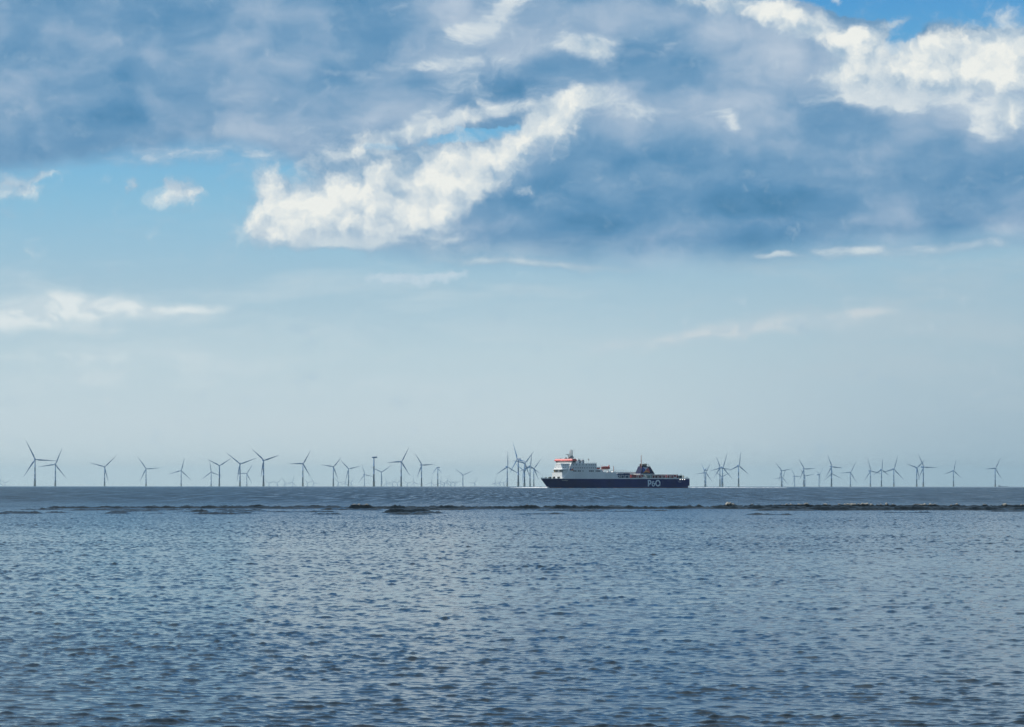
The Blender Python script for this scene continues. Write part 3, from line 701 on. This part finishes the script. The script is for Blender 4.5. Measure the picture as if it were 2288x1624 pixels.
one(fblock, 'front_block', 'white', ship)
for y in (-3.9, -1.9, 3.9, 6.1):
    def vent(bm, y=y): lathe(bm, [(13.75, 0.5), (15.0, 0.5), (15.0, 0.95), (15.7, 0.9), (15.95, 0.5)], 12, (147.3, y, 0))
    one(vent, 'ventilator', 'ochre' if y == -3.9 else 'steel', ship, True)
def bridge(bm):
    rings(bm, [[(x1, hw, z), (x1, -hw, z), (135.6, -hw, z), (135.6, hw, z)] for z, hw, x1 in ((21.62, 10.5, 139.4), (23.62, 11.5, 140.2))])
br = one(bridge, 'bridge', 'white', ship)
def roof(bm):
    rings(bm, [[(a, hw, z), (a, -hw, z), (b_, -hw, z), (b_, hw, z)] for z, hw, a, b_ in ((23.64, 12.0, 140.6, 135.0), (24.3, 12.0, 140.6, 135.0), (25.5, 11.2, 139.8, 135.8))])
one(roof, 'bridge_roof', 'red', ship)
k0 = 0
for i in range(16):
    y0 = -10.3 + i * 1.3
    def pane(bm, y0=y0):
        rings(bm, [[(139.42 + 0.40 * (z - 21.62) + 0.05, y0, z), (139.42 + 0.40 * (z - 21.62) + 0.05, y0 + 1.08, z), (139.42 + 0.4 * (z - 21.62) - 0.1, y0 + 1.08, z), (139.42 + 0.4 * (z - 21.62) - 0.1, y0, z)] for z in (22.35, 23.35)])
    one(pane, 'window', 'glass', br)
for i in range(3):
    x0 = 136.0 + i * 1.25
    def pane(bm, x0=x0):
        rings(bm, [[(x0, 10.5 + 0.5 * (z - 21.62) + 0.05, z), (x0 + 1.0, 10.5 + 0.5 * (z - 21.62) + 0.05, z), (x0 + 1.0, 10.5 + 0.5 * (z - 21.62) - 0.1, z), (x0, 10.5 + 0.5 * (z - 21.62) - 0.1, z)] for z in (22.35, 23.35)])
    one(pane, 'window', 'glass', br)
# side windows; zoom-picture columns turned into metres along the port side
def xz(px, py): return (2765.4 - (2140 + px / 7.15)) / 3.409, (1950 - (1780 + py / 7.15)) / 4.45
def port_win(px, py, w, h):
    x, z = xz(px, py)
    for _ in range(4): x = (2765.4 + 2.861 * (hb(x, 8) - 11.5) - (2140 + px / 7.15)) / 3.409
    def f(bm):
        a, b = x - w / 2, x + w / 2
        rings(bm, [[(a, hb(a, 8) - 0.1, zz), (b, hb(b, 8) - 0.1, zz), (b, hb(b, 8) + 0.04, zz), (a, hb(a, 8) + 0.04, zz)] for zz in (z - h / 2, z + h / 2)])
    one(f, 'window', 'glass', ship)
for px in (1090, 1180, 1270, 1360, 1455, 1535, 1595, 1655, 1720): port_win(px, 570, 0.75, 0.75)
for px in (1100, 1160, 1222, 1283, 1345, 1410, 1475, 1537, 1597, 1660, 1718): port_win(px, 655, 0.75, 0.75)
for px, w in ((1107, 1.25), (1157, 1.15), (1232, 1.3), (1280, 1.15), (1360, 0.6), (1545, 1.1), (1597, 1.9), (1650, 1.1), (1735, 1.1), (1787, 1.9), (1837, 1.1)): port_win(px, 742, w * 1.15, 1.1)
port_win(997, 629, 1.7, 0.5)
def front_win(y, z, w=0.6, h=0.6):
    def f(bm): box(bm, 146.3, 146.55, y - w / 2, y + w / 2, z - h / 2, z + h / 2)
    one(f, 'window', 'glass', ship)
for y in (-2.0, -0.2, 1.7): front_win(y, 20.2)
for y in (-3.3, 0.2, 2.6): front_win(y, 18.2)
for y in (-1.0, 2.0): front_win(y, 14.8)
# windows of the angled port quarter of the front house
def quarter(u, z):
    t = (z - 16.2) / (21.45 - 16.2)
    a = Vector((146.5, 5.85 + (2.95 - 5.85) * t, z)); b = Vector((141.0 + (139.6 - 141.0) * t, 8.9 + 0.55 * t, z))
    return a.lerp(b, u)
for u, z in ((0.3, 20.2), (0.5, 20.2), (0.72, 20.2), (0.9, 20.2), (0.2, 18.1), (0.42, 18.1), (0.85, 18.1)):
    p = quarter(u, z); dr = (quarter(1, z) - quarter(0, z)).normalized(); nn = Vector((-dr.y, dr.x, 0))
    if nn.y < 0: nn = -nn
    def f(bm, p=p, dr=dr, nn=nn):
        rings(bm, [[tuple(p + dr * a + nn * c + Vector((0, 0, zz))) for a, c in ((-0.3, -0.2), (0.3, -0.2), (0.3, 0.12), (-0.3, 0.12))] for zz in (-0.3, 0.3)])
    one(f, 'window', 'glass', ship)

# mast group on the bridge roof
def mast(bm):
    box(bm, 129.8, 133.6, -1.6, 1.6, 25.9, 27.2)
    for x in (130.2, 131.4, 132.7): cone(bm, (x, 0, 21.6), (x, 0, 26), 0.35, 0.35, 8)
    rings(bm, [[(x0, -1.2, z), (x1, -1.2, z), (x1, 1.2, z), (x0, 1.2, z)] for z, x0, x1 in ((27.2, 129.6, 133.8), (28.4, 130.6, 132.4))])
    cone(bm, (131.6, 0, 28), (131.6, 0, 34.0), 0.34, 0.26, 8); cone(bm, (130.2, 0, 28), (130.2, 0, 33.4), 0.42, 0.34, 8)
    cone(bm, (132.9, 0, 27), (132.9, 0, 31.0), 0.3, 0.22, 8)
    for z in (29.5, 31.0, 32.5): cone(bm, (131.6, -1.6, z), (131.6, 1.6, z), 0.08, 0.08, 5)
    cone(bm, (130.2, 0, 33.2), (127.6, 0, 33.5), 0.06, 0.06, 5); cone(bm, (127.7, 0, 33.5), (127.5, 0, 22), 0.05, 0.05, 5)
one(mast, 'mast', 'steel', ship)
def radar(bm):
    cone(bm, (133.8, 0, 27), (135.6, 0, 29.2), 0.3, 0.2, 8); box(bm, 134.0, 137.6, -0.3, 0.3, 29.2, 29.6)
    box(bm, 133.9, 134.6, -0.5, 0.5, 28.4, 28.8)
one(radar, 'radar_scanner', 'steel', ship)
def flag(bm): box(bm, 132.4, 132.44, -0.8, 0.0, 31.3, 32.0)
one(flag, 'house_flag', 'red', ship)
def roofgear(bm):
    cone(bm, (139.3, 2.2, 25.5), (139.3, 2.2, 27.0), 0.5, 0.4, 8); cone(bm, (139, -5.5, 25.5), (139, -5.5, 26.2), 0.3, 0.2, 6)
    cone(bm, (139, -3.2, 25.5), (139.3, -3.4, 27.2), 0.08, 0.05, 5); box(bm, 136.5, 139.9, 0.9, 4.0, 25.5, 25.85)
one(roofgear, 'roof_gear', 'dark', ship)
def house(bm): box(bm, 120.5, 129.5, -5, 5, 21.6, 23.6)
one(house, 'upper_deckhouse', 'white', ship)
def domes(bm):
    lathe(bm, [(21.6, 1.9), (23.6, 2.0), (24.6, 1.5), (25.1, 0.7), (25.3, 0.1)], 16, (125.5, 3.5, 0))
    lathe(bm, [(21.6, 1.8), (23.4, 1.9), (24.3, 1.4), (24.8, 0.5), (24.9, 0.1)], 16, (121.5, 3.5, 0))
one(domes, 'radome', 'steel', ship, True)
def dome2(bm): lathe(bm, [(23.6, 0.5), (25.6, 0.55), (26.3, 0.45), (26.6, 0.1)], 10, (123.6, 0, 0))
one(dome2, 'satellite_dome', 'white', ship, True)
for x, zt, mm in ((119.4, 24.6, 'white'), (112.8, 25.0, 'steel')):
    def ball(bm, x=x, zt=zt):
        cone(bm, (x, 2, 21.6), (x, 2, zt - 0.6), 0.14, 0.14, 6); lathe(bm, [(zt - 0.7, 0.15), (zt - 0.5, 0.6), (zt, 0.75), (zt + 0.5, 0.6), (zt + 0.8, 0.1)], 10, (x, 2, 0))
    one(ball, 'antenna_dome', mm, ship, True)
for x in (117.5, 121.0, 126.6):
    def wh(bm, x=x): cone(bm, (x, 0, 21.6), (x, 0, 28.5), 0.07, 0.04, 5)
    one(wh, 'whip_antenna', 'steel', ship)
def rails(bm):
    for zz in (22.1, 22.6): cone(bm, (111.8, 11.3, zz), (119.5, 11.3, zz), 0.05, 0.05, 4)
    for k in range(6): cone(bm, (111.8 + k * 1.5, 11.3, 21.6), (111.8 + k * 1.5, 11.3, 22.6), 0.05, 0.05, 4)
    for x0, x1, zz in ((88.8, 104, 14.9), (46, 88, 15.1), (60, 84, 16.0)):
        y = 11.2 if x0 == 88.8 else -7.4
        cone(bm, (x0, y, zz), (x1, y, zz), 0.07, 0.07, 4)
        for k in range(int((x1 - x0) / 3) + 1): cone(bm, (x0 + k * 3, y, 13.9), (x0 + k * 3, y, zz), 0.06, 0.06, 4)
one(rails, 'railing', 'steel', ship)
def post(bm): cone(bm, (88.6, 8, 13.9), (88.6, 8, 19.4), 0.28, 0.22, 8)
one(post, 'signal_post', 'mast_red', ship)
def gear(bm):
    box(bm, 90.0, 91.6, 8, 10.8, 13.9, 14.7); box(bm, 94.0, 97.0, 8, 10.6, 13.9, 14.5); box(bm, 99.5, 102.2, 4, 7, 13.9, 17.2)
one(gear, 'deck_house_small', 'white', ship)
def casing(bm): box(bm, 46.5, 90.0, -11.0, -7.0, 8.04, 14.1)
one(casing, 'side_casing', 'white', ship)
def fbase(bm): box(bm, 38.4, 55.5, -2.2, 6.4, 8.04, 12.6)
one(fbase, 'funnel_base', 'white', ship)
def funnel(bm):
    rings(bm, [[(x0, y0, z), (x1, y0, z), (x1, y1, z), (x0, y1, z)] for z, x0, x1, y0, y1 in ((12.62, 37.6, 54.4, -1.6, 6.6), (13.1, 38.2, 54.2, -1.4, 6.2), (19.2, 42.4, 51.6, -0.6, 5.3))])
fu = one(funnel, 'funnel', 'funnel_navy', ship)
def fy(z): return 6.2 + (5.3 - 6.2) * (z - 13.1) / 6.1 + 0.06
EM = dict(tl=(51.2, 18.7), tr=(45.2, 18.3), br=(43.2, 13.5), bl=(51.6, 13.5), c=(48.2, 16.05))
def emb(name_m, pts, parent, yf, sc=1.0, o=(0, 0)):
    def f(bm):
        P_ = [(x * sc + o[0], z * sc + o[1]) for x, z in pts]
        rings(bm, [[(x, yf(x, z) + e, z) for x, z in P_] for e in (-0.05, 0.06)])
    one(f, 'emblem_panel', name_m, parent)
fyy = lambda x, z: fy(z)
emb('e_white', [EM['tl'], (48.2, 18.25), EM['tr'], EM['c']], fu, fyy); emb('e_blue', [EM['tl'], EM['c'], EM['bl'], (52.3, 16.2)], fu, fyy)
emb('e_red', [EM['tr'], (44.0, 16.0), EM['br'], EM['c']], fu, fyy); emb('e_gold', [EM['c'], EM['br'], (47.5, 14.1), EM['bl']], fu, fyy)
# the same flag painted on the side by the sweep: zoom (985,660) (1075,672) (1092,735) (995,735), centre (1040,690)
def fl(px, py):
    x, z = xz(px, py)
    for _ in range(4): x = (2765.4 + 2.861 * (hb(x, 8) - 11.5) - (2140 + px / 7.15)) / 3.409
    return (x, z)
hyy = lambda x, z: hb(x, 8) + 0.03
emb('e_blue', [fl(983, 658), fl(1038, 692), fl(995, 735)], ship, hyy); emb('e_red', [fl(1075, 668), fl(1097, 738), fl(1038, 692)], ship, hyy)
emb('e_gold', [fl(1038, 692), fl(1090, 736), fl(1045, 728), fl(1000, 734)], ship, hyy)
for x, y, r, zt in ((51.2, 2, 0.75, 21.5), (49.0, 3.4, 0.9, 21.3), (48.0, 1.2, 0.7, 21.2), (46.0, 3.2, 1.05, 21.6), (45.0, 1.0, 0.8, 21.4)):
    def ex(bm, x=x, y=y, r=r, zt=zt): cone(bm, (x, y, 19.1), (x - 0.3, y, zt), r, r * 0.9, 12)
    one(ex, 'exhaust_pipe', 'dark', fu, True)
def grille(bm):
    for z in (19.6, 20.2, 20.8, 21.4):
        d = (z - 19.2) * 0.55
        for y in (0.0, 5.0): cone(bm, (43.0 + d, y, z), (51.5, y, z), 0.07, 0.07, 4)
        cone(bm, (43.0 + d, 0, z), (43.0 + d, 5, z), 0.07, 0.07, 4)
    for y in (0, 5): cone(bm, (42.8, y, 19.2), (44.2, y, 21.4), 0.1, 0.1, 4)
one(grille, 'funnel_cage', 'dark', fu)
def am(bm): cone(bm, (52.0, 4.0, 12.6), (52.0, 4.0, 29.3), 0.42, 0.2, 8)
one(am, 'aft_mast', 'mast_red', ship)
# inverted-U frames standing on the bulwark
def q2(px): return (2765.4 - (2400 + px / 5.72)) / 3.409
for a_, b_ in ((400, 450), (482, 548), (582, 660), (848, 878), (880, 945), (1042, 1075), (1076, 1170), (1205, 1268), (1270, 1332), (1360, 1430), (1457, 1526), (1562, 1618), (1648, 1716), (1778, 1836)):
    def fr(bm, a=q2(a_), b=q2(b_)):
        w = 0.16
        for x in (a, b): box(bm, x - w, x + w, 11.1, 11.4, 8.85, 11.0)
        box(bm, min(a, b) - w, max(a, b) + w, 11.1, 11.4, 11.003, 11.3)
    one(fr, 'bulwark_frame', 'white', ship)
def lockers(bm):
    for px, w in ((1005, 2.4), (1755, 2.0), (400, 2.0)):
        x = q2(px); box(bm, x - w / 2, x + w / 2, 10.2, 11.52, 8.3, 9.6)
one(lockers, 'deck_locker', 'white', ship)
# mooring gear at the bow
for x, y, w, hgt in ((158.5, 2.2, 2.4, 1.1), (155.0, 4.2, 1.6, 1.5), (153.5, -2.5, 2.2, 1.3), (150.8, 5.6, 1.4, 1.5), (161.0, 0.4, 1.6, 0.9)):
    def wn(bm, x=x, y=y, w=w, hgt=hgt):
        box(bm, x - w / 2, x + w / 2, y - 0.7, y + 0.7, 8.03, 8.03 + hgt * 0.6)
        cone(bm, (x, y - 1.1, 8.3 + hgt * 0.6), (x, y + 1.1, 8.3 + hgt * 0.6), hgt * 0.5, hgt * 0.5, 10)
    one(wn, 'winch', 'dark', ship)
def js(bm): cone(bm, (164.6, 0, 8), (164.6, 0, 11.9), 0.09, 0.06, 6)
one(js, 'jackstaff', 'steel', ship)
def es(bm): cone(bm, (0.7, 4, 8), (0.7, 4, 10.6), 0.25, 0.2, 6); cone(bm, (1.4, 9.5, 8), (1.4, 9.5, 10.0), 0.3, 0.3, 8)
one(es, 'stern_bollard', 'dark', ship)
def davit(bm): cone(bm, (5.2, 8.4, 8), (5.2, 8.4, 11.4), 0.35, 0.2, 8); cone(bm, (5.2, 8.4, 11.2), (3.8, 10, 9.6), 0.2, 0.12, 6)
one(davit, 'stern_crane', 'ochre', ship)
def sg_(bm): box(bm, 7.5, 11.8, 4.6, 9.8, 8.04, 11.2); cone(bm, (8.2, 9, 11.2), (8.2, 9, 12.9), 0.25, 0.15, 6)
one(sg_, 'stern_house', 'dark', ship)
for x in (11.8, 8.9, 6.4):
    def lp(bm, x=x): cone(bm, (x, 11.45, 7.6), (x, 11.7, 7.6), 0.33, 0.33, 12)
    one(lp, 'deck_light', 'lamp', ship)
# company letters on the port side, drawn in the proportions of the photograph
def lz(zx, zy): return ((2765.4 - (2560 + zx / 9.533)) / 3.409, (1950 - (1820 + zy / 9.533)) / 4.45)
def strokes(polys, name='letter'):
    def f(bm):
        for k, poly in enumerate(polys):
            e = 0.003 * k
            rings(bm, [[(*(lambda q: (q[0],))(lz(*p)), 11.45 + d, lz(*p)[1]) for p in poly] for d in (0, 0.12 + e)])
    one(f, name, 'letter', ship)
def arc(cx, cy, rx, ry, th, a0, a1, n=20, sq=1.0):
    out = []
    for k in range(n):
        b0, b1 = (R_(a0 + (a1 - a0) * j / n) for j in (k, k + 1))
        out.append([(cx + rx * math.cos(b0), cy - ry * math.sin(b0)), (cx + rx * math.cos(b1), cy - ry * math.sin(b1)),
                    (cx + (rx - th) * math.cos(b1), cy - (ry - th * sq) * math.sin(b1)), (cx + (rx - th) * math.cos(b0), cy - (ry - th * sq) * math.sin(b0))])
    return out
strokes([[(303, 938), (352, 938), (352, 1182), (303, 1182)]] + arc(360, 1026, 88, 89, 46, -100, 100, 18))
strokes(arc(520, 1112, 64, 72, 36, 0, 360, 24) + arc(518, 1022, 50, 46, 32, 40, 290, 16) + [[(540, 1075), (600, 1040), (600, 1075), (560, 1100)]])
strokes(arc(697, 1060, 103, 124, 46, -10, 336, 36) + [[(722, 1112), (800, 1112), (790, 1145), (735, 1140)]])
def name_text(txt, x_left, z, size, onb, name='ship_name'):
    cu = bpy.data.curves.new(name, 'FONT'); cu.body = txt; cu.size = size; cu.extrude = 0
    tmp = bpy.data.objects.new('tmp', cu); COL.objects.link(tmp)
    dg = bpy.context.evaluated_depsgraph_get(); me = bpy.data.meshes.new_from_object(tmp.evaluated_get(dg))
    bpy.data.objects.remove(tmp); bpy.data.curves.remove(cu)
    for v in me.vertices:
        x = x_left - v.co.x * 1.15; zz = z + v.co.y
        v.co = (x, (hb(x, zz) if onb else 11.5) + 0.08, zz)
    me.materials.clear(); me.materials.append(M['letter'])
    o = bpy.data.objects.new(name, me); COL.objects.link(o); o.parent = ship
name_text('NORBAY', 148.2, 6.2, 1.25, True)
name_text('NORBAY', 14.6, 5.9, 0.95, False); name_text('HAMILTON', 13.9, 4.9, 0.6, False, 'home_port')
# lifeboats
def boat_mesh(bm, L, b, h, canopy=True):
    rs = []
    for k in range(13):
        u = -1 + 2 * k / 12; w = b / 2 * (1 - abs(u) ** 2.6) + 0.04; x = u * L / 2
        top = h * (0.95 - 0.25 * abs(u) ** 3); mid = h * 0.42
        rs.append([(x, w * c_, zz) for c_, zz in ((0.15, 0.12 * h * abs(u) ** 2), (0.75, 0.16 * h), (1.0, mid), (0.96, mid + 0.05), (0.8, top * 0.8), (0.35, top), (-0.35, top), (-0.8, top * 0.8), (-0.96, mid + 0.05), (-1.0, mid), (-0.75, 0.16 * h), (-0.15, 0.12 * h * abs(u) ** 2))])
    rings(bm, rs)
lb = aboard('lifeboat', 'enclosed dark orange lifeboat hanging in davits on the ferry\'s side behind the bridge block', 'lifeboat', 101.2, 11.6, 16.5)
one(lambda bm: boat_mesh(bm, 10.4, 3.3, 2.7), 'boat_hull', 'orange', lb, False)
one(lambda bm: lathe(bm, [(2.4, 0.6), (3.3, 0.5), (3.5, 0.2)], 10, (-4.0, 0, 0)), 'steering_dome', 'orange', lb)
def dv_fn(bm):
    for x in (97.2, 105.2):
        for p0, p1 in (((x, 10.4, 13.9), (x, 10.2, 17.5)), ((x, 10.2, 17.5), (x, 11.0, 19.9)), ((x, 11.0, 19.9), (x, 11.8, 20.3))): cone(bm, p0, p1, 0.3, 0.24, 6)
    box(bm, 96.6, 105.8, 9.6, 10.2, 15.9, 16.3)
one(dv_fn, 'davit', 'white', ship)
rb = aboard('rescue_boat', 'small open red rescue boat with white gear on the deck just ahead of the lifeboat', 'boat', 108.9, 10.6, 16.5)
one(lambda bm: boat_mesh(bm, 4.8, 2.0, 1.3), 'boat_hull', 'orange', rb)
def rbt(bm):
    box(bm, -1.6, 1.2, -0.5, 0.5, 1.1, 1.9)
    for x in (-1.9, 1.9): cone(bm, (x, 0.6, 1.0), (x, 0.6, 2.4), 0.08, 0.08, 5)
    cone(bm, (-1.9, 0.6, 2.4), (1.9, 0.6, 2.4), 0.08, 0.08, 5)
one(rbt, 'boat_frame', 'white', rb)

# trailers parked on the open deck
def trailer(x0, x1, zt, m, label, y=8.4, roofm=None):
    L = x1 - x0; t = aboard('trailer', label, 'trailer', (x0 + x1) / 2, y, 8.04, 'trailers parked along the ferry\'s open deck')
    hh = zt - 8.04
    def body(bm):
        box(bm, -L / 2, L / 2, -1.27, 1.27, 1.15, hh)
        n_ = int(L / 1.1)
        for k in range(n_ + 1): xx = -L / 2 + 0.05 + k * (L - 0.1) / n_; box(bm, xx - 0.05, xx + 0.05, 1.27, 1.32, 1.2, hh - 0.05)
    one(body, 'body', m, t)
    if roofm: one(lambda bm: box(bm, -L / 2 - 0.05, L / 2 + 0.05, -1.33, 1.33, hh, hh + 0.45), 'roof', roofm, t)
    one(lambda bm: box(bm, -L / 2, L / 2, -0.5, 0.5, 0.85, 1.14), 'chassis', 'dark', t)
    for k, xx in enumerate((-L / 2 + 1.2, -L / 2 + 2.5, -L / 2 + 3.8)):
        for s_ in (-1, 1): one(lambda bm, xx=xx, s_=s_: cone(bm, (xx, s_ * 1.22, 0.5), (xx, s_ * 0.85, 0.5), 0.5, 0.5, 14), 'wheel', 'rubber', t)
    one(lambda bm: (box(bm, L / 2 - 2.6, L / 2 - 2.45, -0.9, -0.75, 0, 1.14), box(bm, L / 2 - 2.6, L / 2 - 2.45, 0.75, 0.9, 0, 1.14)), 'landing_leg', 'dark', t)
trailer(78.6, 85.6, 12.6, 't_blue', 'dark blue trailer with a white roof, foremost on the ferry\'s open deck', 8.6, 't_white')
trailer(70.9, 78.1, 13.0, 't_blue', 'plain dark blue trailer second from the front on the ferry\'s open deck', 8.6)
trailer(55.4, 69.0, 11.9, 't_red', 'red trailer ahead of the funnel on the ferry\'s open deck', 8.6)
trailer(44.6, 52.4, 11.8, 't_green', 'short grey-green trailer beside the funnel on the ferry\'s open deck', 8.6)
trailer(28.3, 43.9, 11.95, 't_maroon', 'long maroon trailer just behind the funnel on the ferry\'s open deck', 8.6)
trailer(12.6, 26.6, 11.95, 't_red', 'red trailer nearest the stern on the ferry\'s open deck', 8.6)

# a far-off vessel, hull down behind the horizon near the right edge
fs = thing('distant_ship', 'pale distant ship half below the horizon at the far right', 'ship'); place(fs, 8.36, 20000)
def fsh(bm): rings(bm, [[(-29 * k, -5, z), (24 * k, -5, z), (31 * k, 0, z), (24 * k, 5, z), (-29 * k, 5, z)] for z, k in ((-2, 0.93), (13.5, 1.0))])
one(fsh, 'hull', 'steel', fs)
def fst(bm): rings(bm, [[(-27, -4, z), (x, -4, z), (x, 4, z), (-27, 4, z)] for z, x in ((13.52, -13), (19, -14))]); box(bm, -24, -20, -2, 2, 19.0, 22)
one(fst, 'wheelhouse', 'white', fs)

# ------------------------------------------------------------------ foam thrown up by the ferry
foam_m = mat('sea foam', (0.80, 0.83, 0.84), 0.9, var=0.12, vscale=0.6)
def foam_ridge(p0, p1, w, h0, h1, seed):
    def f(bm):
        rg = random.Random(seed); n = 70; a = SM @ Vector(p0); b = SM @ Vector(p1)
        dirv = (b - a); dirv.z = 0; side = Vector((-dirv.y, dirv.x, 0)).normalized(); rs = []
        for k in range(n + 1):
            u = k / n; c = a.lerp(b, u); d2 = c.x ** 2 + c.y ** 2; c.z = -d2 / (2 * EARTH)
            hh = (h0 + (h1 - h0) * u) * rg.uniform(0.5, 1.25); ww = w * rg.uniform(0.7, 1.2)
            rs.append([c + side * ww * s_ + Vector((0, 0, z_ * hh)) for s_, z_ in ((-1, -1.2), (-0.6, 0.45), (-0.15, 1.0), (0.35, 0.7), (1, -1.2))])
        rings(bm, rs)
    return f
fo = one(foam_ridge((159.5, 1.5, 0), (152, -58, 0), 2.0, 1.1, 0.2, 1), 'bow_wave', foam_m, None); fo['kind'] = 'stuff'; fo['label'] = 'thin white bow wave spreading ahead of the ferry\'s stem'; fo['category'] = 'foam'
fo = one(foam_ridge((1.5, 3, 0), (-120, 12, 0), 4.0, 0.85, 0.3, 2), 'wake', foam_m, None); fo['kind'] = 'stuff'; fo['label'] = 'white foaming wake trailing behind the ferry\'s stern'; fo['category'] = 'foam'

# ------------------------------------------------------------------ haze
HAZE = 2.1e-5
def haze_fn(bm): box(bm, -46000, 46000, -3000, 46000, -155, 215)
hm = bpy.data.materials.new('haze air'); hm.use_nodes = True; ht = hm.node_tree; ht.nodes.clear()
pv = ht.nodes.new('ShaderNodeVolumePrincipled'); pv.inputs['Color'].default_value = (0.64, 0.89, 1.0, 1); pv.inputs['Density'].default_value = HAZE
pv.inputs['Anisotropy'].default_value = 0.35
ho = ht.nodes.new('ShaderNodeOutputMaterial'); ht.links.new(pv.outputs[0], ho.inputs['Volume'])
hz = one(haze_fn, 'haze', hm, None); hz['kind'] = 'stuff'; hz['label'] = 'pale blue sea haze over the water and wind farm'; hz['category'] = 'haze'
